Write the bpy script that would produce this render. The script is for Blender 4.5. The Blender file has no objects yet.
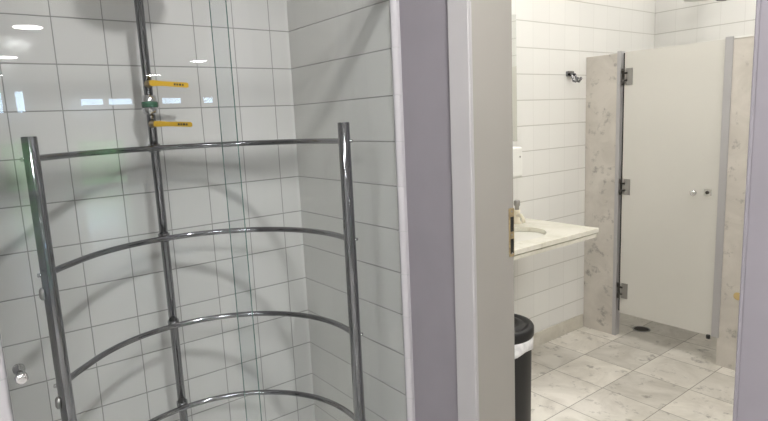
import bpy, bmesh, math, random
from mathutils import Vector, Matrix
random.seed(4)
S = bpy.context.scene
C = S.collection
PI = math.pi

# ------------------------------------------------------------------ camera
EYE = 1.48
cd = bpy.data.cameras.new('camera'); cam = bpy.data.objects.new('camera', cd); C.objects.link(cam)
rgt = Vector((0.60882, 0.79204, -0.04485)); up = Vector((-0.09837, 0.13148, 0.98643)); fw = Vector((-0.78718, 0.59615, -0.15796))
m = Matrix((rgt, up, -fw)).transposed().to_4x4(); m.translation = (0, 0, EYE)
cam.matrix_world = m
cd.sensor_width = 36; cd.lens = 36 * 564.5 / 768; cd.clip_start = .02
S.camera = cam

# ------------------------------------------------------------------ world
w = bpy.data.worlds.new('world'); S.world = w; w.use_nodes = True
bg = w.node_tree.nodes['Background']
bg.inputs[0].default_value = (.62, .80, 1.0, 1); bg.inputs[1].default_value = 16

S.view_settings.view_transform = 'Standard'; S.view_settings.look = 'None'
S.view_settings.gamma = 1; S.view_settings.use_curve_mapping = False
S.view_settings.exposure = 0.0
# lamp strengths (W/m2-ish emission of each diffuser)
SHOWER_LAMP = 640.0
HALL_LAMP = 60.0
BATH_LAMP = 38.0
FILL_PANEL = 58.0  # added fill panels, for more light in front of the shower

# ------------------------------------------------------------------ materials
def N(nt, t, **k):
    n = nt.nodes.new(t)
    for a, b in k.items(): setattr(n, a, b)
    return n
def mat(name, col, rough=.5, metal=0.0, **k):
    ma = bpy.data.materials.new(name); ma.use_nodes = True
    b = ma.node_tree.nodes['Principled BSDF']
    b.inputs['Base Color'].default_value = (*col, 1); b.inputs['Roughness'].default_value = rough
    b.inputs['Metallic'].default_value = metal
    for a, v in k.items(): b.inputs[a].default_value = v
    return ma
def bs(ma): return ma.node_tree.nodes['Principled BSDF']
def vary(ma, c2, scale=8, bump=0.0, lo=.4, hi=.65):
    nt = ma.node_tree; b = bs(ma)
    tc = N(nt, 'ShaderNodeTexCoord'); no = N(nt, 'ShaderNodeTexNoise'); no.inputs['Scale'].default_value = scale; no.inputs['Detail'].default_value = 6
    r = N(nt, 'ShaderNodeValToRGB'); r.color_ramp.elements[0].position = lo; r.color_ramp.elements[1].position = hi
    r.color_ramp.elements[0].color = b.inputs['Base Color'].default_value; r.color_ramp.elements[1].color = (*c2, 1)
    nt.links.new(tc.outputs['Object'], no.inputs['Vector']); nt.links.new(no.outputs[0], r.inputs[0]); nt.links.new(r.outputs[0], b.inputs['Base Color'])
    if bump:
        bu = N(nt, 'ShaderNodeBump'); bu.inputs['Strength'].default_value = bump; bu.inputs['Distance'].default_value = .002
        n2 = N(nt, 'ShaderNodeTexNoise'); n2.inputs['Scale'].default_value = scale * 12
        nt.links.new(tc.outputs['Object'], n2.inputs['Vector']); nt.links.new(n2.outputs[0], bu.inputs['Height']); nt.links.new(bu.outputs[0], b.inputs['Normal'])
    return ma

def M2(nt, op, a, b=None, c=None):
    n = N(nt, 'ShaderNodeMath', operation=op)
    for i, v in enumerate((a, b, c)):
        if v is None: continue
        if hasattr(v, 'links') or hasattr(v, 'is_linked'): nt.links.new(v, n.inputs[i])
        else: n.inputs[i].default_value = v
    return n.outputs[0]

def tile_mat(name, tcol, gcol, au, av, pu, pv, su, sv, ju=.004, jv=.004, rough=.08, wob=.006, shade=.03, marble=None, gu=1.0, gv=1.0):
    """tiles in the axes au, av of world space with phase p, pitch s and joint width j"""
    ma = mat(name, tcol, rough); nt = ma.node_tree; b = bs(ma); L = nt.links.new
    g = N(nt, 'ShaderNodeNewGeometry'); sx = N(nt, 'ShaderNodeSeparateXYZ'); L(g.outputs['Position'], sx.inputs[0])
    def axis(a, p, s, j):
        t = M2(nt, 'DIVIDE', M2(nt, 'SUBTRACT', sx.outputs['XYZ'.index(a)], p), s)
        fr = M2(nt, 'FRACT', t); fl = M2(nt, 'FLOOR', t)
        d = M2(nt, 'SUBTRACT', .5, M2(nt, 'ABSOLUTE', M2(nt, 'SUBTRACT', fr, .5)))      # distance to the joint, in tiles
        h = j / s / 2
        mk = N(nt, 'ShaderNodeMapRange'); mk.inputs['From Min'].default_value = h * .55; mk.inputs['From Max'].default_value = h * 1.25
        mk.inputs['To Min'].default_value = 1; mk.inputs['To Max'].default_value = 0
        L(d, mk.inputs['Value'])
        return fl, mk.outputs[0]
    fu, mu = axis(au, pu, su, ju); fv, mv = axis(av, pv, sv, jv)
    mask = M2(nt, 'MAXIMUM', M2(nt, 'MULTIPLY', mu, gu), M2(nt, 'MULTIPLY', mv, gv))
    cv = N(nt, 'ShaderNodeCombineXYZ'); L(fu, cv.inputs[0]); L(fv, cv.inputs[1]); cv.inputs[2].default_value = .37
    wn = N(nt, 'ShaderNodeTexWhiteNoise', noise_dimensions='3D'); L(cv.outputs[0], wn.inputs['Vector'])
    mr = N(nt, 'ShaderNodeMapRange'); mr.inputs['To Min'].default_value = 1 - shade; mr.inputs['To Max'].default_value = 1.0
    L(wn.outputs['Value'], mr.inputs['Value'])
    base = None
    if marble:
        vec = N(nt, 'ShaderNodeVectorMath', operation='MULTIPLY_ADD')
        L(wn.outputs['Color'], vec.inputs[0]); vec.inputs[1].default_value = (9, 9, 9); L(g.outputs['Position'], vec.inputs[2])
        base = marble_nodes(nt, vec.outputs[0], *marble)
    vm = N(nt, 'ShaderNodeMix', data_type='RGBA', blend_type='MULTIPLY'); vm.inputs[0].default_value = 1
    if base is not None: L(base, vm.inputs[6])
    else: vm.inputs[6].default_value = (*tcol, 1)
    L(mr.outputs[0], vm.inputs[7])
    mx = N(nt, 'ShaderNodeMix', data_type='RGBA'); L(mask, mx.inputs[0]); L(vm.outputs[2], mx.inputs[6]); mx.inputs[7].default_value = (*gcol, 1)
    L(mx.outputs[2], b.inputs['Base Color'])
    rr = N(nt, 'ShaderNodeMapRange'); rr.inputs['To Min'].default_value = rough; rr.inputs['To Max'].default_value = .8
    L(mask, rr.inputs['Value']); L(rr.outputs[0], b.inputs['Roughness'])
    # tilt of each tile + slight glaze waviness + sunken joints
    sb = N(nt, 'ShaderNodeVectorMath', operation='SUBTRACT'); L(wn.outputs['Color'], sb.inputs[0]); sb.inputs[1].default_value = (.5, .5, .5)
    sc = N(nt, 'ShaderNodeVectorMath', operation='SCALE'); L(sb.outputs[0], sc.inputs[0]); sc.inputs['Scale'].default_value = wob
    no = N(nt, 'ShaderNodeTexNoise'); no.inputs['Scale'].default_value = 16; L(g.outputs['Position'], no.inputs['Vector'])
    inv = M2(nt, 'SUBTRACT', M2(nt, 'MULTIPLY', no.outputs[0], .25), mask)
    bu = N(nt, 'ShaderNodeBump'); bu.inputs['Strength'].default_value = .5; bu.inputs['Distance'].default_value = .0015
    L(inv, bu.inputs['Height'])
    ad = N(nt, 'ShaderNodeVectorMath', operation='ADD'); L(bu.outputs[0], ad.inputs[0]); L(sc.outputs[0], ad.inputs[1])
    nm = N(nt, 'ShaderNodeVectorMath', operation='NORMALIZE'); L(ad.outputs[0], nm.inputs[0]); L(nm.outputs[0], b.inputs['Normal'])
    return ma

def marble_nodes(nt, vec, light, mid, dark, sc=3.0, spots=.5):
    L = nt.links.new
    n1 = N(nt, 'ShaderNodeTexNoise'); n1.inputs['Scale'].default_value = sc; n1.inputs['Detail'].default_value = 8; n1.inputs['Distortion'].default_value = 1.2; n1.inputs['Roughness'].default_value = .62
    L(vec, n1.inputs['Vector'])
    r1 = N(nt, 'ShaderNodeValToRGB'); e = r1.color_ramp.elements
    e[0].position = .35; e[0].color = (*mid, 1); e[1].position = .62; e[1].color = (*light, 1)
    L(n1.outputs[0], r1.inputs[0])
    n2 = N(nt, 'ShaderNodeTexNoise'); n2.inputs['Scale'].default_value = sc * 3.4; n2.inputs['Detail'].default_value = 7; n2.inputs['Roughness'].default_value = .68; n2.inputs['Distortion'].default_value = .1
    L(vec, n2.inputs['Vector'])
    r2 = N(nt, 'ShaderNodeValToRGB'); e = r2.color_ramp.elements
    e[0].position = .57; e[0].color = (0, 0, 0, 1); e[1].position = .69; e[1].color = (spots,) * 3 + (1,)
    L(n2.outputs[0], r2.inputs[0])
    mx = N(nt, 'ShaderNodeMix', data_type='RGBA'); L(r2.outputs[0], mx.inputs[0]); L(r1.outputs[0], mx.inputs[6]); mx.inputs[7].default_value = (*dark, 1)
    return mx.outputs[2]
def marble_mat(name, light, mid, dark, sc=3.0, spots=.5, rough=.3):
    ma = mat(name, light, rough); nt = ma.node_tree
    g = N(nt, 'ShaderNodeNewGeometry')
    nt.links.new(marble_nodes(nt, g.outputs['Position'], light, mid, dark, sc, spots), bs(ma).inputs['Base Color'])
    return ma

Z0 = .058        # height of a horizontal joint (they repeat every 15 cm)
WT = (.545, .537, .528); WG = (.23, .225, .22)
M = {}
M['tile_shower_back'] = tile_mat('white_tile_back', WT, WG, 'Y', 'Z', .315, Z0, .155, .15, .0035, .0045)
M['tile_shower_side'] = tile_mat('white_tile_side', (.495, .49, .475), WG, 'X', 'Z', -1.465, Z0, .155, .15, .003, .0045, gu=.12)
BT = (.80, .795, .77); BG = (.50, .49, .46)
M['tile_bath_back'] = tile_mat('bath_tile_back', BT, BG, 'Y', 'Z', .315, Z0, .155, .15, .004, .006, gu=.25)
M['tile_bath_rear'] = tile_mat('bath_tile_rear', BT, BG, 'X', 'Z', -1.874, Z0, .148, .15, .004, .006, gu=.35)
M['tile_bath_front'] = tile_mat('bath_tile_front', BT, BG, 'X', 'Z', -1.465, Z0, .155, .15, .004, .006, gu=.3)
M['tile_bath_right'] = tile_mat('bath_tile_right', BT, BG, 'Y', 'Z', .315, Z0, .155, .15, .004, .006, gu=.3)
M['tile_nosing'] = tile_mat('tile_nosing', (.37, .36, .375), (.3, .3, .3), 'X', 'Z', -20, Z0, 50, .15, .003, .004, wob=.0, rough=.15)
M['floor_marble'] = tile_mat('floor_marble', (.7, .66, .58), (.26, .24, .21), 'X', 'Y', -1.273, 2.93, .31, .31, .004, .004, rough=.3, wob=.002, shade=.2,
                             marble=((.80, .765, .70), (.62, .585, .52), (.27, .25, .225), 4.2, .8))
M['tray'] = tile_mat('shower_floor', (.6, .6, .58), (.3, .3, .3), 'X', 'Y', 0, 0, .1, .1)
M['marble'] = marble_mat('partition_marble', (.67, .63, .575), (.56, .525, .475), (.20, .19, .175), 4.0, .7, .35)
M['skirting'] = marble_mat('skirting_marble', (.72, .69, .62), (.56, .53, .46), (.34, .32, .28), 4, .5, .35)
M['counter'] = marble_mat('counter_marble', (.84, .82, .74), (.72, .70, .60), (.55, .52, .40), 5, .45, .15)
M['purple'] = vary(mat('mauve_paint', (.198, .184, .206), .75), (.187, .174, .195), 5, .25)
M['hall_paint'] = vary(mat('hall_paint', (.70, .69, .68), .8), (.67, .66, .65), 4, .1)
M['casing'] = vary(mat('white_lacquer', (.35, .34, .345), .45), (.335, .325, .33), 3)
M['jamb'] = vary(mat('jamb_lacquer', (.275, .26, .24), .45), (.262, .248, .228), 3)
M['ceiling'] = vary(mat('ceiling_paint', (.75, .74, .72), .9), (.72, .71, .69), 3)
M['hall_floor'] = vary(mat('hall_floor', (.52, .50, .48), .16), (.46, .445, .43), 2)
M['chrome'] = mat('chrome', (.23, .23, .245), .10, 1.0)
M['chrome_bright'] = mat('polished_chrome', (.62, .62, .63), .12, 1.0)
M['alu'] = mat('anodised_aluminium', (.50, .49, .50), .4, .35)
M['steel'] = mat('brushed_steel', (.36, .35, .34), .35, 1.0)
M['steel_dark'] = mat('dark_steel', (.07, .065, .06), .4, .8)
M['brass'] = vary(mat('worn_brass', (.50, .40, .24), .4, .7), (.30, .23, .14), 60)
M['black'] = mat('black_plastic', (.005, .005, .006), .5)
M['rubber'] = mat('black_rubber', (.01, .01, .01), .6)
M['yellow'] = mat('yellow_lever_coating', (.58, .35, .02), .35)
M['letter'] = mat('printed_black', (.02, .02, .02), .6)
M['green'] = mat('green_reflection_tint', (.035, .10, .06), .25)  # green reflection on the diverter, laid in as colour
M['door'] = vary(mat('stall_door_laminate', (.67, .655, .61), .4), (.655, .64, .595), 2)
M['plastic_white'] = mat('white_plastic', (.82, .82, .79), .3)
M['plastic_cream'] = mat('cream_plastic', (.78, .72, .58), .3)
M['porcelain'] = mat('porcelain', (.78, .77, .72), .12)
M['bag'] = vary(mat('white_bin_bag', (.85, .85, .86), .35), (.65, .65, .67), 40, .6)
M['mirror'] = mat('mirror', (.86, .88, .86), .02, 1.0)
M['stain'] = mat('amber_stain', (.62, .47, .22), .5)
M['leaf'] = vary(mat('hedge_leaves', (.06, .22, .04), .7), (.16, .38, .08), 6)
M['grass'] = vary(mat('lawn', (.10, .22, .05), .9), (.15, .28, .08), 2)

def glass_mat(name, tint, ior=1.5):
    ma = bpy.data.materials.new(name); ma.use_nodes = True; nt = ma.node_tree
    nt.nodes.remove(bs(ma)); L = nt.links.new
    out = [n for n in nt.nodes if n.type == 'OUTPUT_MATERIAL'][0]
    t = N(nt, 'ShaderNodeBsdfTransparent'); t.inputs[0].default_value = (*tint, 1)
    g = N(nt, 'ShaderNodeBsdfGlossy'); g.inputs['Roughness'].default_value = .0
    fr = N(nt, 'ShaderNodeFresnel'); ge = N(nt, 'ShaderNodeNewGeometry')
    L(M2(nt, 'ADD', M2(nt, 'MULTIPLY', ge.outputs['Backfacing'], 1 / ior - ior), ior), fr.inputs[0])     # same reflectance on both faces of a thin pane
    mx = N(nt, 'ShaderNodeMixShader'); L(fr.outputs[0], mx.inputs[0]); L(t.outputs[0], mx.inputs[1]); L(g.outputs[0], mx.inputs[2]); L(mx.outputs[0], out.inputs[0])
    return ma
M['glass'] = glass_mat('clear_tempered_glass', (.960, .972, .970), 1.40)
M['glass_edge'] = mat('green_glass_edge', (.10, .17, .15), .25)
M['window_glass'] = glass_mat('window_glass', (.95, .97, .98))

def emis(name, col, s):
    ma = bpy.data.materials.new(name); ma.use_nodes = True; b = bs(ma)
    b.inputs['Base Color'].default_value = (.8, .8, .8, 1)
    b.inputs['Emission Color'].default_value = (*col, 1); b.inputs['Emission Strength'].default_value = s
    return ma
M['lamp_shower'] = emis('lamp_shower', (1, .985, .96), SHOWER_LAMP)
M['lamp_hall'] = emis('lamp_hall', (1, .99, .98), HALL_LAMP)
M['lamp_bath'] = emis('lamp_bath', (1, .97, .915), BATH_LAMP)
M['fill_panel'] = emis('fill_panel', (1, .985, .97), FILL_PANEL)

# ------------------------------------------------------------------ mesh helpers
def B(): return bmesh.new()
def box(bm, a, b, mi=0):
    lo = [min(p, q) for p, q in zip(a, b)]; hi = [max(p, q) for p, q in zip(a, b)]
    v = [bm.verts.new((x, y, z)) for x in (lo[0], hi[0]) for y in (lo[1], hi[1]) for z in (lo[2], hi[2])]
    for f in ((0, 1, 3, 2), (4, 6, 7, 5), (0, 4, 5, 1), (2, 3, 7, 6), (0, 2, 6, 4), (1, 5, 7, 3)):
        bm.faces.new([v[i] for i in f]).material_index = mi
    return bm
def prism(bm, poly, z0, z1, tr=lambda x, y, z: (x, y, z), mi=0):
    a = [bm.verts.new(tr(x, y, z0)) for x, y in poly]; b = [bm.verts.new(tr(x, y, z1)) for x, y in poly]
    n = len(poly)
    bm.faces.new(a[::-1]).material_index = mi; bm.faces.new(b).material_index = mi
    for i in range(n): bm.faces.new((a[i], a[(i + 1) % n], b[(i + 1) % n], b[i])).material_index = mi
    return bm
def tube(bm, pts, r, seg=16, cap=True, mi=0):
    pts = [Vector(p) for p in pts]; n = len(pts)
    rs = r if isinstance(r, (list, tuple)) else [r] * n
    rings = []; ref = None
    for i, p in enumerate(pts):
        t = (pts[min(i + 1, n - 1)] - pts[max(i - 1, 0)]).normalized()
        if ref is None:
            ref = t.cross(Vector((0, 0, 1)) if abs(t.z) < .9 else Vector((1, 0, 0))).normalized()
        ref = (ref - t * ref.dot(t)).normalized(); o = t.cross(ref)
        rings.append([bm.verts.new(p + (ref * math.cos(a) + o * math.sin(a)) * rs[i]) for a in [2 * PI * k / seg for k in range(seg)]])
    for i in range(n - 1):
        for k in range(seg):
            f = bm.faces.new((rings[i][k], rings[i][(k + 1) % seg], rings[i + 1][(k + 1) % seg], rings[i + 1][k])); f.smooth = True; f.material_index = mi
    if cap:
        bm.faces.new(rings[0][::-1]).material_index = mi; bm.faces.new(rings[-1]).material_index = mi
    return bm
def lathe(bm, prof, c, axis='Z', seg=28, sy=1.0, mi=0):
    """prof = [(radius, along)]; revolved round an axis through c"""
    rings = []
    for r, h in prof:
        ring = []
        for k in range(seg):
            a = 2 * PI * k / seg; x, y = r * math.cos(a), r * math.sin(a) * sy
            p = {'Z': (x, y, h), 'Y': (x, h, y), 'X': (h, x, y)}[axis]
            ring.append(bm.verts.new((c[0] + p[0], c[1] + p[1], c[2] + p[2])))
        rings.append(ring)
    for i in range(len(rings) - 1):
        for k in range(seg):
            f = bm.faces.new((rings[i][k], rings[i][(k + 1) % seg], rings[i + 1][(k + 1) % seg], rings[i + 1][k])); f.smooth = True; f.material_index = mi
    bm.faces.new(rings[0][::-1]); bm.faces.new(rings[-1])
    return bm
def sph(bm, c, r):
    return lathe(bm, [(max(.0005, r * math.sin(a)), -r * math.cos(a)) for a in [PI * k / 10 for k in range(11)]], c, 'Z', 16)
def rbox(bm, a, b, r, axis='Z', n=5, mi=0):
    """box with rounded corners round one axis"""
    i = 'XYZ'.index(axis); u, v = [k for k in range(3) if k != i]
    lo = [min(p, q) for p, q in zip(a, b)]; hi = [max(p, q) for p, q in zip(a, b)]
    poly = []
    for cx, cy, a0 in ((hi[u] - r, hi[v] - r, 0), (lo[u] + r, hi[v] - r, 1), (lo[u] + r, lo[v] + r, 2), (hi[u] - r, lo[v] + r, 3)):
        for k in range(n + 1):
            t = (a0 + k / n) * PI / 2; poly.append((cx + r * math.cos(t), cy + r * math.sin(t)))
    def tr(x, y, z):
        p = [0, 0, 0]; p[u] = x; p[v] = y; p[i] = z; return tuple(p)
    return prism(bm, poly, lo[i], hi[i], tr, mi)

def obj(name, bm, mt, parent=None, label=None, bevel=0.0, kind=None):
    bmesh.ops.recalc_face_normals(bm, faces=bm.faces[:])
    me = bpy.data.meshes.new(name); o = bpy.data.objects.new(name, me)
    org = Vector((0, 0, 0)); q = parent
    while q is not None: org += q.location; q = q.parent
    bmesh.ops.translate(bm, verts=bm.verts[:], vec=-org)
    if parent is None and kind is None:      # a thing of one mesh: origin at its base centre
        xs = [v.co for v in bm.verts]
        c = Vector(((min(v.x for v in xs) + max(v.x for v in xs)) / 2, (min(v.y for v in xs) + max(v.y for v in xs)) / 2, min(v.z for v in xs)))
        bmesh.ops.translate(bm, verts=bm.verts[:], vec=-c); o.location = c
    bm.to_mesh(me); bm.free()
    for x in (mt if isinstance(mt, (list, tuple)) else [mt]): me.materials.append(M[x] if isinstance(x, str) else x)
    if parent is not None: o.parent = parent
    if label: o['label'] = label
    if kind: o['kind'] = kind
    if bevel:
        b = o.modifiers.new('bevel', 'BEVEL'); b.width = bevel; b.segments = 2; b.limit_method = 'ANGLE'
    C.objects.link(o); return o
def thing(name, label, cat, loc, group=None):
    o = bpy.data.objects.new(name, None); C.objects.link(o); o.location = loc; o.empty_display_size = .1
    o['label'] = label; o['category'] = cat
    if group: o['group'] = group
    return o
def tag(o, label, cat, group=None):
    o['label'] = label; o['category'] = cat
    if group: o['group'] = group
    return o
def struct(name, bm, mt, parent=None, bevel=0.0):
    return obj(name, bm, mt, parent, bevel=bevel, kind='structure' if parent is None else None) if parent is None else obj(name, bm, mt, parent, bevel=bevel)

H = 2.80            # ceiling height
XB = -2.15          # tiled back wall plane of the shower
XW = -2.17          # the same wall in the washroom
YS = 1.176          # tiled side wall of the shower
YR = 4.197          # rear wall of the stalls

# ------------------------------------------------------------------ setting
struct('floor', box(B(), (-2.35, -3.15, -.12), (14.15, 9.15, 0)), 'hall_floor')
obj('floor_washroom', box(B(), (XW, 1.35, 0), (.1, YR, .004)), 'floor_marble', kind='structure').name = 'floor_washroom'
obj('floor_shower', box(B(), (XB, .034, 0), (-1.43, YS, .03)), 'tray', kind='structure')
struct('ceiling', box(B(), (-2.35, -3.15, H), (14.15, 9.15, H + .1)), 'ceiling')
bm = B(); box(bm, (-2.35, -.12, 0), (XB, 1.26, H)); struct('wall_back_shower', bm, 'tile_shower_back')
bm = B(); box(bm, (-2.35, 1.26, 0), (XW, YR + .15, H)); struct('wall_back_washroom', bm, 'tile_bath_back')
struct('wall_rear', box(B(), (XW, YR, 0), (.2, YR + .15, H)), 'tile_bath_rear')
# the wall with the doorway, mauve paint towards the camera
DX0, DX1, DH = -1.127, -.418, 2.12
bm = B()
box(bm, (XW, YS + .012, 0), (DX0 - .012, 1.345, H)); box(bm, (DX1 + .012, YS + .012, 0), (.2, 1.345, H)); box(bm, (DX0 - .012, YS + .012, DH + .012), (DX1 + .012, 1.345, H))
struct('wall_doorway', bm, 'purple')
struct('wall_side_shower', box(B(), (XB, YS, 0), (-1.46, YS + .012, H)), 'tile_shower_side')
bm = B(); box(bm, (XW, 1.345, 0), (DX0 - .012, 1.352, H)); box(bm, (DX1 + .012, 1.345, 0), (.1, 1.352, H)); box(bm, (DX0 - .012, 1.345, DH + .012), (DX1 + .012, 1.352, H))
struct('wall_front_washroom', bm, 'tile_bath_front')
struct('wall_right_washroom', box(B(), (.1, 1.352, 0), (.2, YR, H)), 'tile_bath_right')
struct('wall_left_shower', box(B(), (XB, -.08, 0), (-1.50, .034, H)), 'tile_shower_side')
struct('wall_left', box(B(), (-1.65, -3.0, 0), (-1.5, -.08, H)), 'hall_paint')
struct('wall_hall_left', box(B(), (-1.65, -3.15, 0), (14.15, -3.0, H)), 'hall_paint')
struct('wall_hall_rear', box(B(), (.2, 9.0, 0), (14.15, 9.15, H)), 'hall_paint')
struct('wall_hall_partition', box(B(), (.1, YR + .15, 0), (.2, 9.0, H)), 'hall_paint')
# nosing tiles at the two edges of the shower
def nosing(y0, y1, x0, x1):
    poly = []
    s = 1 if y1 > y0 else -1
    poly = [(x0, y1), (x0, y0 + s * .001)] + [(x0 + (x1 - x0) * k / 8, y0 - s * .009 * math.sin(PI * k / 8)) for k in range(1, 8)] + [(x1, y0 + s * .001), (x1, y1)]
    return prism(B(), poly, 0, H)
struct('trim_1', nosing(YS - .001, YS + .012, -1.474, -1.44), 'tile_nosing')
struct('trim_2', rbox(B(), (-1.50, -.08, 0), (-1.44, .036, H), .012), 'tile_nosing')
# far wall of the hall with its windows
wins = [(1.02, 1.22, 2.05, 2.62), (1.45, 1.68, 2.05, 2.62), (2.9, 3.5, 2.2, 2.42), (3.58, 4.25, 2.2, 2.42), (5.0, 5.6, 2.2, 2.42), (6.2, 7.3, 2.2, 2.42),
        (1.0, 1.7, .08, 1.35), (2.7, 3.9, .08, 1.3)]
bm = B()
ys = sorted({-3.0, 9.0} | {a for q in wins for a in q[:2]}); zs = sorted({0, H} | {a for q in wins for a in q[2:]})
for y0, y1 in zip(ys, ys[1:]):
    for z0, z1 in zip(zs, zs[1:]):
        if not any(q[0] <= (y0 + y1) / 2 <= q[1] and q[2] <= (z0 + z1) / 2 <= q[3] for q in wins): box(bm, (14.0, y0, z0), (14.15, y1, z1))
bmesh.ops.remove_doubles(bm, verts=bm.verts[:], dist=.0001)
struct('wall_hall_far', bm, 'hall_paint')
for i, (y0, y1, z0, z1) in enumerate(wins):
    bm = B()
    for a, b in (((14.02, y0, z0), (14.08, y0 + .03, z1)), ((14.02, y1 - .03, z0), (14.08, y1, z1)), ((14.02, y0 + .03, z0), (14.08, y1 - .03, z0 + .03)), ((14.02, y0 + .03, z1 - .03), (14.08, y1 - .03, z1))): box(bm, a, b)
    f = struct('window_%d' % (i + 1), bm, 'alu')
    obj('pane', box(B(), (14.045, y0 + .03, z0 + .03), (14.051, y1 - .03, z1 - .03)), 'window_glass', f)
# outside
obj('ground', box(B(), (14.15, -8, -.12), (30, 14, -.02)), 'grass', kind='structure')
bm = B()
for i in range(60):
    c = (19 + random.uniform(-.5, .5), -4 + i * .24, 0); rr = random.uniform(.5, .9)
    bmesh.ops.create_icosphere(bm, subdivisions=2, radius=rr, matrix=Matrix.Translation((c[0], c[1], random.uniform(.4, 1.3))))
for v in bm.verts: v.co += Vector((random.uniform(-.09, .09),) * 3); v.co.z = max(v.co.z, -.02)
hd = obj('hedge', bm, 'leaf'); tag(hd, 'green leafy hedge outside the far windows, seen only in reflections', 'hedge')

# skirting in the washroom
struct('baseboard_left', box(B(), (XW, 1.352, .004), (XW + .008, 3.325, .098)), 'skirting', bevel=.002)

# ------------------------------------------------------------------ doorway frame
bm = B()
box(bm, (DX0 - .012, YS + .002, 0), (DX0, 1.353, DH)); box(bm, (DX1, YS + .002, 0), (DX1 + .012, 1.353, DH)); box(bm, (DX0 - .012, YS + .002, DH), (DX1 + .012, 1.353, DH + .012))
d = struct('door_1', bm, 'jamb')
bm = B(); rbox(bm, (-1.209, YS - .004, 0), (-1.128, YS + .012, DH + .08), .004); box(bm, (-1.1275, YS - .001, 0), (-1.124, YS + .006, DH)); c1 = obj('casing', bm, 'casing', d, 'white casing on the left of the doorway')
c2 = obj('casing', rbox(B(), (-.418, YS - .004, 0), (-.335, YS + .012, DH + .08), .004), 'purple', d, 'mauve casing on the right of the doorway')
obj('casing_bead', rbox(B(), (-.424, YS - .006, 0), (-.416, YS + .02, DH), .003), 'purple', c2)
obj('casing', box(B(), (-1.128, YS - .004, DH), (-.418, YS + .012, DH + .08)), 'casing', d)
bm = B(); rbox(bm, (-1.1285, 1.331, EYE - .436), (-1.1245, 1.3535, EYE - .284), .004, 'X')
sp = obj('strike_plate', bm, 'brass', d, 'brass strike plate with two black slots')
for z in (-.333, -.402): obj('slot', box(B(), (-1.1247, 1.336, EYE + z - .024), (-1.1240, 1.3505, EYE + z + .022)), 'black', sp)
for z in (-.294, -.426, -.367): obj('screw', lathe(B(), [(.003, 0), (.003, .001), (.001, .0014)], (-1.1246, 1.342, EYE + z), 'X', 12), 'steel', sp)

# ------------------------------------------------------------------ shower enclosure
XG = -1.455
en = thing('shower_enclosure', 'frameless sliding glass shower enclosure in front of the tiled shower, with a small round knob', 'shower enclosure', (XG, .6, 0))
def pane(name, x0, x1, y0, y1, lab):
    bm = box(B(), (x0, y0, .05), (x1, y1, EYE + .41))
    for f in bm.faces:
        f.material_index = 0 if abs(f.calc_center_median().x - (x0 + x1) / 2) > .002 else 1
    return obj(name, bm, ['glass', 'glass_edge'], en, lab)
g1 = pane('sliding_pane', -1.449, -1.442, .038, .615, 'left sliding glass pane carrying the knob')
g2 = pane('fixed_pane', -1.4645, -1.4575, .577, 1.1715, 'right glass pane behind the sliding one')
bm = B(); lathe(bm, [(.006, -.001), (.006, .014), (.010, .018), (.0125, .022), (.0125, .031), (.010, .036), (.005, .037)], (-1.442, .060, EYE - .52), 'X')
obj('knob', bm, 'chrome_bright', g1)
bm = B(); lathe(bm, [(.006, .001), (.006, -.014), (.010, -.018), (.0125, -.022), (.0125, -.031), (.010, -.036), (.005, -.037)], (-1.449, .060, EYE - .52), 'X')
obj('knob', bm, 'chrome_bright', g1)
obj('top_rail', rbox(B(), (-1.474, .036, EYE + .405), (-1.434, 1.174, EYE + .445), .004, 'Y'), 'alu', en)
obj('bottom_rail', rbox(B(), (-1.466, .036, .03), (-1.440, 1.174, .055), .004, 'Y'), 'alu', en)
obj('wall_gasket', box(B(), (-1.463, 1.172, .055), (-1.459, 1.1758, EYE + .405)), 'rubber', en)

# ------------------------------------------------------------------ chrome body-shower cage
cx, cy, R = -1.598, .577, .4205
PL = (-1.761, .171); PR = (-1.488, .984); PM = (-2.050, .566)
cg = thing('shower_cage', 'chrome tubular body shower cage with three posts and four curved rails inside the tiled shower', 'body shower', (cx, cy, .03))
TOP = EYE - .001
rz = [EYE - .060, EYE - .376, EYE - .698, EYE - 1.015]
posts = []
for (px, py), lab in ((PL, None), (PR, None)):
    bm = B(); lathe(bm, [(.019, .03), (.019, TOP - .002), (.0175, TOP), (.0172, TOP + .0002), (.016, TOP - .004)], (px, py, 0), seg=28)
    p = obj('post', bm, 'chrome', cg); posts.append(p)
    obj('foot_flange', lathe(B(), [(.021, .03), (.021, .05), (.0195, .055)], (px, py, 0)), 'chrome', p)
# riser pipe with its wall brackets
bm = B(); tube(bm, [(PM[0], PM[1], .03), (PM[0], PM[1], EYE + .58), (PM[0] + .02, PM[1], EYE + .63), (PM[0] + .06, PM[1] + .002, EYE + .65), (-1.80, PM[1] + .01, EYE + .65)], .0145, 20)
ri = obj('riser_pipe', bm, 'chrome', cg)
obj('foot_flange', lathe(B(), [(.03, .03), (.03, .034), (.02, .04), (.015, .05)], (*PM, 0)), 'chrome', ri)
for z in (EYE + .55, .3): obj('wall_bracket', lathe(B(), [(.022, XB + .0), (.022, XB + .006), (.008, XB + .01), (.008, PM[0])], (0, PM[1], z), 'X', 20), 'chrome', ri)
bm = B(); lathe(bm, [(.012, .0), (.02, -.02), (.115, -.035), (.12, -.045), (.118, -.05)], (-1.80, PM[1] + .01, EYE + .645)); obj('shower_head', bm, 'chrome_bright', cg)
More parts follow.
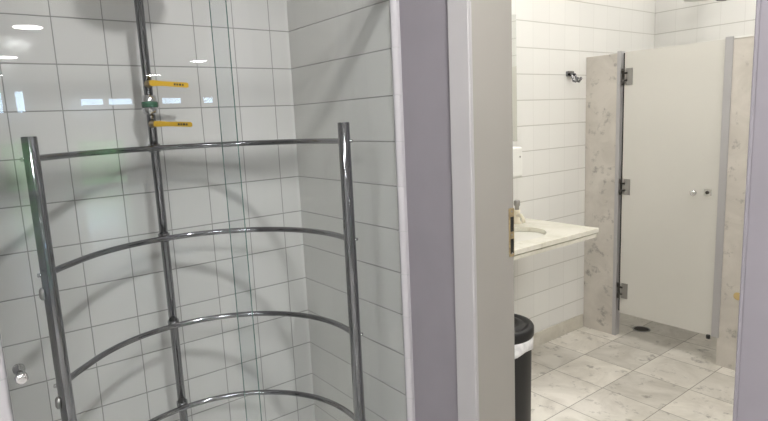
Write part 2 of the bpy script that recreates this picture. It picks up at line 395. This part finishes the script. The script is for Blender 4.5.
# curved rails: L post -> riser -> R post
def ang(p): return math.atan2(p[1] - cy, p[0] - cx)
aL = ang(PL) ; aM = ang(PM); aR = ang(PR)
if aL < 0: aL += 2 * PI
if aM < 0: aM += 2 * PI
def rad(a):
    rl, rm, rr_ = [math.hypot(p[0] - cx, p[1] - cy) for p in (PL, PM, PR)]
    rm -= .029
    t = [(aR, rr_), (aR + .35, R), (aM, rm), (aL - .35, R), (aL, rl)]
    for (a0, r0), (a1, r1) in zip(t, t[1:]):
        if a <= a1 + 1e-6:
            k = (a - a0) / (a1 - a0); k = k * k * (3 - 2 * k); return r0 + (r1 - r0) * k
    return rl
for z in rz:
    pts = [(cx + rad(a) * math.cos(a), cy + rad(a) * math.sin(a), z) for a in [aR + (aL - aR) * k / 64 for k in range(65)]]
    rg = obj('curved_rail', tube(B(), pts, .0095, 14), 'chrome', cg)
    # pins where the rail is screwed to the posts, and the clamp on the riser
    for (px, py) in (PL, PR):
        dx, dy = px - cx, py - cy; l = math.hypot(dx, dy); dx /= l; dy /= l
        nx, ny = -dy, dx
        if px == PL[0]: nx, ny = -nx, -ny
        e = (px - .0 * nx, py)
        sgn = -1 if py < cy else 1
        obj('pin', tube(B(), [(px + .015 * dx, py + .015 * dy, z), (px + .026 * dx, py + .026 * dy, z)], [.0065, .0055], 12), 'chrome_bright', rg)
    bm = B(); lathe(bm, [(.0195, z - .014), (.0195, z + .014)], (*PM, 0), seg=20); obj('clamp', bm, 'chrome', rg)
# round spray jets on the left post
for z in (EYE - .428, EYE - .748):
    bm = B(); tube(bm, [(PL[0] - .002, PL[1] - .012, z), (PL[0] - .006, PL[1] - .022, z), (PL[0] - .007, PL[1] - .027, z)], [.019, .018, .012], 24); obj('spray_jet', bm, 'steel', posts[0])
# lever valves
def valve(z, dz):
    bm = B(); tube(bm, [(PM[0] + .010, PM[1] - .002, z), (PM[0] + .048, PM[1] + .004, z)], [.013, .010], 16)
    b = obj('valve_body', bm, 'brass', ri, 'brass valve body with a yellow lever')
    bm = B()
    X = PM[0] + .046
    poly = [(-.012, -.007), (.0, -.010), (.03, -.0075), (.112, -.0088), (.118, -.006), (.118, .006), (.112, .0088), (.03, .0082), (0, .010), (-.012, .007)]
    prism(bm, poly, X, X + .005, lambda y, zz, x: (x, PM[1] + .004 + y, z + zz + dz * y))
    lv = obj('lever', bm, 'yellow', b, 'yellow coated lever with black lettering')
    bm = B()          # black embossed marks near the tip, too small to read
    for k, wd in enumerate((.006, .005, .008, .005)):
        y0 = .068 + sum((.006, .005, .008, .005)[:k]) + k * .003
        prism(bm, [(y0, -.0035), (y0 + wd, -.0035), (y0 + wd, .0035), (y0, .0035)], X + .005, X + .0056, lambda y, zz, x: (x, PM[1] + .004 + y, z + zz + dz * y))
    obj('lever_print', bm, 'letter', lv)
valve(EYE + .157, -.06); valve(EYE + .022, -.06)
bm = B(); lathe(bm, [(.0155, -.034), (.022, -.03), (.025, -.012), (.025, .012), (.022, .03), (.0155, .034)], (PM[0], PM[1], EYE + .088), seg=24)
obj('diverter', bm, 'chrome_bright', ri)
bm = B(); lathe(bm, [(.0255, -.010), (.0268, -.006), (.0268, .006), (.0255, .010)], (PM[0], PM[1], EYE + .088), seg=24); obj('diverter_reflection', bm, 'green', ri)  # green reflection in the diverter body, painted as a band

# ------------------------------------------------------------------ washroom: stall partitions and door
YP = 3.335
ZT = EYE + .348
def panel(x0, x1, lab, px0, px1, pz0):
    t = thing('marble_partition', lab, 'partition', ((x0 + x1) / 2, YP + .015, .004))
    obj('slab', rbox(B(), (x0, YP, .004), (x1, YP + .03, ZT - .008), .002), 'marble', t)
    e = 1 if px1 > x1 else -1        # a U profile wrapped over the slab edge
    xe = x1 if e > 0 else x0; xo = px1 if e > 0 else px0; xi = px0 if e > 0 else px1
    poly = [(xi, YP - .010), (xo, YP - .010), (xo, YP + .040), (xi, YP + .040), (xi, YP + .0305), (xe + e * .001, YP + .0305), (xe + e * .001, YP - .0005), (xi, YP - .0005)]
    bm = prism(B(), poly, pz0, ZT + .004)
    obj('edge_profile', bm, 'alu', t, 'grey aluminium profile along the door edge', .0015)
    return t
pl = panel(XW + .001, -1.934, 'narrow grey marble partition between the tiled wall and the white stall door', -1.950, -1.926, .008)
pr = panel(-1.310, -.62, 'marble partition with a small yellow stain, right of the white stall door', -1.338, -1.300, EYE - 1.31)
obj('coping', box(B(), (-1.299, YP - .004, ZT - .008), (-.62, YP + .034, ZT + .001)), 'plastic_white', pr)
bm = B(); lathe(bm, [(.022, 0), (.02, -.0015), (.008, -.002)], (-1.215, YP - .0005, EYE - 1.045), 'Y', 24); obj('stain', bm, 'stain', pr, 'amber stain on the marble')

dr = thing('stall_door', 'plain white toilet stall door with three hinges, knob and latch, hung between marble partitions', 'door', (-1.61, YP + .012, EYE - 1.31))
obj('leaf', rbox(B(), (-1.906, YP, EYE - 1.311), (-1.341, YP + .026, ZT - .006), .003), 'door', dr)
obj('gap_shade', box(B(), (-1.9155, YP + .004, EYE - 1.30), (-1.9065, YP + .022, ZT - .01)), 'rubber', dr, 'black strip standing in for the shaded gap along the hinge side')  # dark strip put in for the shade of the hinge-side gap
for i, z in enumerate((.195, -.482, -1.158)):
    bm = B(); box(bm, (-1.893, YP - .0065, EYE + z - .05), (-1.852, YP - .0003, EYE + z + .05))
    hg = obj('hinge', bm, 'steel', dr, 'steel hinge', .001)
    bm = B(); lathe(bm, [(.009, -.05), (.009, -.022), (.006, -.02), (.006, .02), (.009, .022), (.009, .05)], (-1.909, YP - .013, EYE + z), seg=16); obj('knuckle', bm, 'steel_dark', hg)
    bm = B()
    for s in (-1, 1): tube(bm, [(-1.909, YP - .010, EYE + z + s * .022), (-1.884, YP - .010, EYE + z + s * .022)], .006, 10)
    obj('hinge_arm', bm, 'steel_dark', hg)
bm = B(); lathe(bm, [(.008, 0), (.008, -.014), (.015, -.018), (.017, -.026), (.015, -.034), (.008, -.037)], (-1.462, YP, EYE - .486), 'Y'); obj('door_knob', bm, 'chrome_bright', dr)
bm = B(); rbox(bm, (-1.414, YP - .008, EYE - .500), (-1.374, YP - .0003, EYE - .462), .005, 'Y'); lt = obj('latch_plate', bm, 'chrome_bright', dr)
bm = B(); lathe(bm, [(.010, 0), (.010, -.004), (.007, -.006)], (-1.394, YP - .008, EYE - .481), 'Y', 18); obj('latch_turn', bm, 'steel_dark', lt)
bm = B(); lathe(bm, [(.011, EYE - 1.325), (.011, EYE - 1.305)], (-1.352, YP - .012, 0), seg=14); obj('door_stop', bm, 'rubber', dr)

# floor drain
dn = thing('floor_drain', 'round dark metal drain in the marble floor behind the gap under the stall door', 'drain', (-1.87, 3.555, .004))
bm = B(); lathe(bm, [(.056, .004), (.056, .007), (.048, .0075), (.047, .005)], (-1.87, 3.555, 0)); obj('rim', bm, 'steel', dn)
bm = B(); lathe(bm, [(.046, .004), (.046, .0055)], (-1.87, 3.555, 0))
for k in range(-3, 4): box(bm, (-1.87 + k * .012 - .003, 3.555 - .036 + abs(k) * .005, .0055), (-1.87 + k * .012 + .003, 3.555 + .036 - abs(k) * .005, .0075))
obj('grate', bm, 'steel_dark', dn)

# robe hook
HY, HZ = 3.15, EYE + .232
hk = thing('robe_hook', 'chrome double robe hook on the tiled wall beside the marble partition', 'hook', (XW, HY, HZ))
obj('plate', rbox(B(), (XW, HY - .034, HZ - .014), (XW + .014, HY + .034, HZ + .018), .006, 'X'), 'chrome', hk)
for s, y in ((-1, HY - .016), (1, HY + .020)):
    bm = B(); tube(bm, [(XW + .010, y, HZ), (XW + .03, y, HZ - .002), (XW + .036, y, HZ - .022), (XW + .044, y, HZ - .046), (XW + .058, y, HZ - .050), (XW + .070, y, HZ - .036)], .007, 12); sph(bm, (XW + .071, y, HZ - .031), .0095)
    obj('hook', bm, 'chrome', hk)

# ------------------------------------------------------------------ washbasin counter
CZ = EYE - .62; CX1 = -1.668; CY0, CY1 = 1.50, 2.70
bx, by, ra, rb = -1.915, 2.27, .155, .225
ct = thing('washbasin_counter', 'cream marble washbasin counter with an oval basin on the white tiled wall', 'washbasin counter', (-1.9, 2.1, CZ - .05))
bm = B(); n = 64
outer = []; inner = []
for k in range(n):
    a = 2 * PI * k / n; c, s = math.cos(a), math.sin(a)
    inner.append((bx + ra * c, by + rb * s))
    # push the ray from the basin centre out to the rectangle
    tx = ((CX1 - bx) if c > 0 else (XW + .001 - bx)) / c if abs(c) > 1e-6 else 1e9
    ty = ((CY1 - by) if s > 0 else (CY0 - by)) / s if abs(s) > 1e-6 else 1e9
    t = min(tx, ty); outer.append([bx + t * c, by + t * s])
for X, Y in ((CX1, CY1), (XW + .001, CY1), (XW + .001, CY0), (CX1, CY0)):     # snap the nearest to the true corners
    k = min(range(n), key=lambda i: (outer[i][0] - X) ** 2 + (outer[i][1] - Y) ** 2); outer[k] = [X, Y]
vs = {}
for nm, L, z in (('ot', outer, CZ), ('ob', outer, CZ - .026), ('it', inner, CZ), ('ib', inner, CZ - .026)): vs[nm] = [bm.verts.new((x, y, z)) for x, y in L]
for k in range(n):
    j = (k + 1) % n
    bm.faces.new((vs['ot'][k], vs['ot'][j], vs['it'][j], vs['it'][k])); bm.faces.new((vs['ob'][k], vs['ib'][k], vs['ib'][j], vs['ob'][j]))
    bm.faces.new((vs['ot'][k], vs['ob'][k], vs['ob'][j], vs['ot'][j])); bm.faces.new((vs['it'][k], vs['it'][j], vs['ib'][j], vs['ib'][k]))
obj('worktop', bm, 'counter', ct, bevel=.003)
bm = B()
box(bm, (CX1 - .030, CY0 + .01, CZ - .052), (CX1 - .008, CY1 - .008, CZ - .031)); box(bm, (XW + .001, CY1 - .030, CZ - .052), (CX1 - .030, CY1 - .008, CZ - .031))
obj('apron', bm, 'counter', ct, bevel=.002)
obj('apron_joint', box(B(), (CX1 - .034, CY0 + .012, CZ - .031), (CX1 - .018, CY1 - .016, CZ - .026)), 'steel', ct)
bm = B(); prof = []
for k in range(13):
    t = k / 12 * PI / 2; prof.append((ra * 1.02 * math.cos(t) * (1 - .28 * math.sin(t)) + .004, CZ - .026 - .105 * math.sin(t)))
prof2 = [(max(.004, r - .008), z + .008) for r, z in prof[:-1]][::-1]
prof[-1] = (.02, CZ - .131)
lathe(bm, prof + [(.02, CZ - .123)] + [(r, min(z, CZ - .0265)) for r, z in prof2], (bx, by, 0), seg=48, sy=rb / ra)
obj('basin', bm, 'porcelain', ct)
bm = B(); lathe(bm, [(.022, CZ - .122), (.022, CZ - .119), (.014, CZ - .118)], (bx, by, 0)); obj('waste_outlet', bm, 'chrome', ct)

fa = thing('faucet', 'small cream and grey tap at the back of the counter, under the white dispenser', 'tap', (-2.085, 2.535, CZ))
bm = B(); lathe(bm, [(.026, CZ), (.026, CZ + .008), (.018, CZ + .014), (.016, CZ + .06), (.019, CZ + .066), (.017, CZ + .08)], (-2.085, 2.535, 0)); obj('body', bm, 'plastic_cream', fa)
bm = B(); tube(bm, [(-2.085, 2.535, CZ + .05), (-2.03, 2.50, CZ + .058), (-1.985, 2.465, CZ + .045), (-1.975, 2.458, CZ + .03)], .010, 14); obj('spout', bm, 'plastic_cream', fa)
bm = B(); lathe(bm, [(.012, CZ + .08), (.013, CZ + .10), (.018, CZ + .105), (.018, CZ + .13), (.012, CZ + .135)], (-2.085, 2.535, 0)); obj('handle', bm, 'steel', fa)

# mirror and dispenser
mr = thing('mirror', 'wall mirror above the washbasin counter, mostly hidden by the door jamb', 'mirror', (XW, 2.1, EYE - .155))
obj('glass', box(B(), (XW + .012, 1.52, EYE - .155), (XW + .016, 2.625, EYE + .55)), 'mirror', mr)
obj('backing', box(B(), (XW, 1.522, EYE - .153), (XW + .012, 2.623, EYE + .548)), 'steel_dark', mr)
td = thing('towel_dispenser', 'white plastic paper towel dispenser on the tiles above the counter, below the mirror', 'dispenser', (XW + .05, 2.46, EYE - .37))
obj('housing', rbox(B(), (XW, 2.33, EYE - .355), (XW + .085, 2.585, EYE - .185), .012, 'Y'), 'plastic_white', td, bevel=.002)
obj('lock', lathe(B(), [(.005, 0), (.005, .003)], (XW + .085, 2.565, EYE - .24), 'X', 12), 'steel', td)

# waste bin
wb = thing('waste_bin', 'round black waste bin with white bag rim beside the door jamb', 'bin', (-1.530, 1.737, .004))
bc = (-1.530, 1.745); ZL = EYE - .865
bm = B(); lathe(bm, [(.118, .004), (.122, .02), (.129, ZL - .07), (.129, ZL - .06)], (*bc, 0), seg=40); obj('body', bm, 'black', wb)
bm = B(); lathe(bm, [(.1315, ZL - .100), (.1355, ZL - .094), (.1365, ZL - .06), (.1345, ZL - .04), (.131, ZL - .038)], (*bc, 0), seg=40)
for v in bm.verts:
    a = math.atan2(v.co.y - bc[1], v.co.x - bc[0]); v.co.z += .006 * math.sin(5 * a + 1) * (1.6 if v.co.z < ZL - .07 else .2)
obj('bin_bag', bm, 'bag', wb, 'white bag folded over the rim')
bm = B(); lathe(bm, [(.136, ZL - .045), (.139, ZL - .04), (.139, ZL - .008), (.134, ZL), (.115, ZL + .002), (.108, ZL - .004), (.100, ZL - .004), (.092, ZL + .003), (.07, ZL + .004), (.063, ZL - .002), (.055, ZL - .002), (.048, ZL + .004), (.01, ZL + .005)], (*bc, 0), seg=40); obj('lid', bm, 'black', wb)

# white electric shower head on the rear wall, seen above the stall
eh = thing('electric_shower', 'white electric shower head on a metal arm at the rear wall above the stall', 'shower head', (-1.77, 4.0, EYE + .67))
bm = B(); lathe(bm, [(.07, EYE + .665), (.088, EYE + .672), (.09, EYE + .70), (.07, EYE + .76), (.03, EYE + .79)], (-1.785, 4.0, .015), seg=32); obj('housing', bm, 'plastic_white', eh)
bm = B(); tube(bm, [(-1.785, 4.0, EYE + .78), (-1.785, 4.04, EYE + .80), (-1.785, YR, EYE + .80)], .011, 12); obj('arm', bm, 'chrome', eh)
bm = B(); tube(bm, [(-1.71, 4.01, EYE + .69), (-1.68, 4.03, EYE + .665), (-1.64, 4.05, EYE + .662), (-1.615, 4.09, EYE + .69), (-1.60, YR, EYE + .72)], .007, 10); obj('cable', bm, 'steel_dark', eh)

# ------------------------------------------------------------------ ceiling lamps
def lamp(x, y, r, mt, lab, grp=None, square=False):
    t = thing('ceiling_light', lab, 'ceiling light', (x, y, H), grp)
    bm = B(); lathe(bm, [(r + .015, H - .0005), (r + .015, H - .012), (r + .006, H - .018), (r, H - .018)], (x, y, 0), seg=32); obj('rim', bm, 'plastic_white', t)
    bm = B(); lathe(bm, [(r - .001, H - .019), (r - .004, H - .022)], (x, y, 0), seg=32); obj('diffuser', bm, mt, t)
    return t
lamp(-.40, .74, .085, 'lamp_shower', 'round ceiling downlight just in front of the shower enclosure')
lamp(-1.35, 2.45, .20, 'lamp_bath', 'round warm ceiling light over the washroom floor')
lamp(-.45, 3.1, .20, 'lamp_bath', 'round warm ceiling light at the right end of the washroom')
lamp(-1.5, 3.8, .12, 'lamp_bath', 'round warm ceiling light inside the toilet stall')
for x, y in ((.75, -.45), (.3, -1.9)):
    t = thing('added_fill_light', 'added square fill light panel close to the camera, nearer the shower enclosure' if y > -1 else 'added square fill light panel over the far end of the changing area', 'ceiling light', (x, y, H))  # unseen panels, added to brighten the shower and its surroundings
    bm = B(); box(bm, (x - .31, y - .31, H - .012), (x + .31, y - .29, H - .0005)); box(bm, (x - .31, y + .29, H - .012), (x + .31, y + .31, H - .0005)); box(bm, (x - .31, y - .29, H - .012), (x - .29, y + .29, H - .0005)); box(bm, (x + .29, y - .29, H - .012), (x + .31, y + .29, H - .0005))
    obj('frame', bm, 'plastic_white', t)
    obj('diffuser', box(B(), (x - .29, y - .29, H - .008), (x + .29, y + .29, H - .0005)), 'fill_panel', t)
for row, y, xs in (('the middle row, reflected at the far left of the glass', .95, (5.33, 8.49, 11.8)), ('the row past the washroom, reflected beside the riser pipe', 4.1, (2.3, 5.2, 8.35, 11.38)), ('the row on the hall side away from the washroom', -1.9, (1.5, 5.2, 8.35, 11.38))):
    for nth, x in zip(('nearest', 'second', 'third', 'farthest'), xs):
        lamp(x, y, .16, 'lamp_hall', nth + ' round light of ' + row, 'hall ceiling lights')
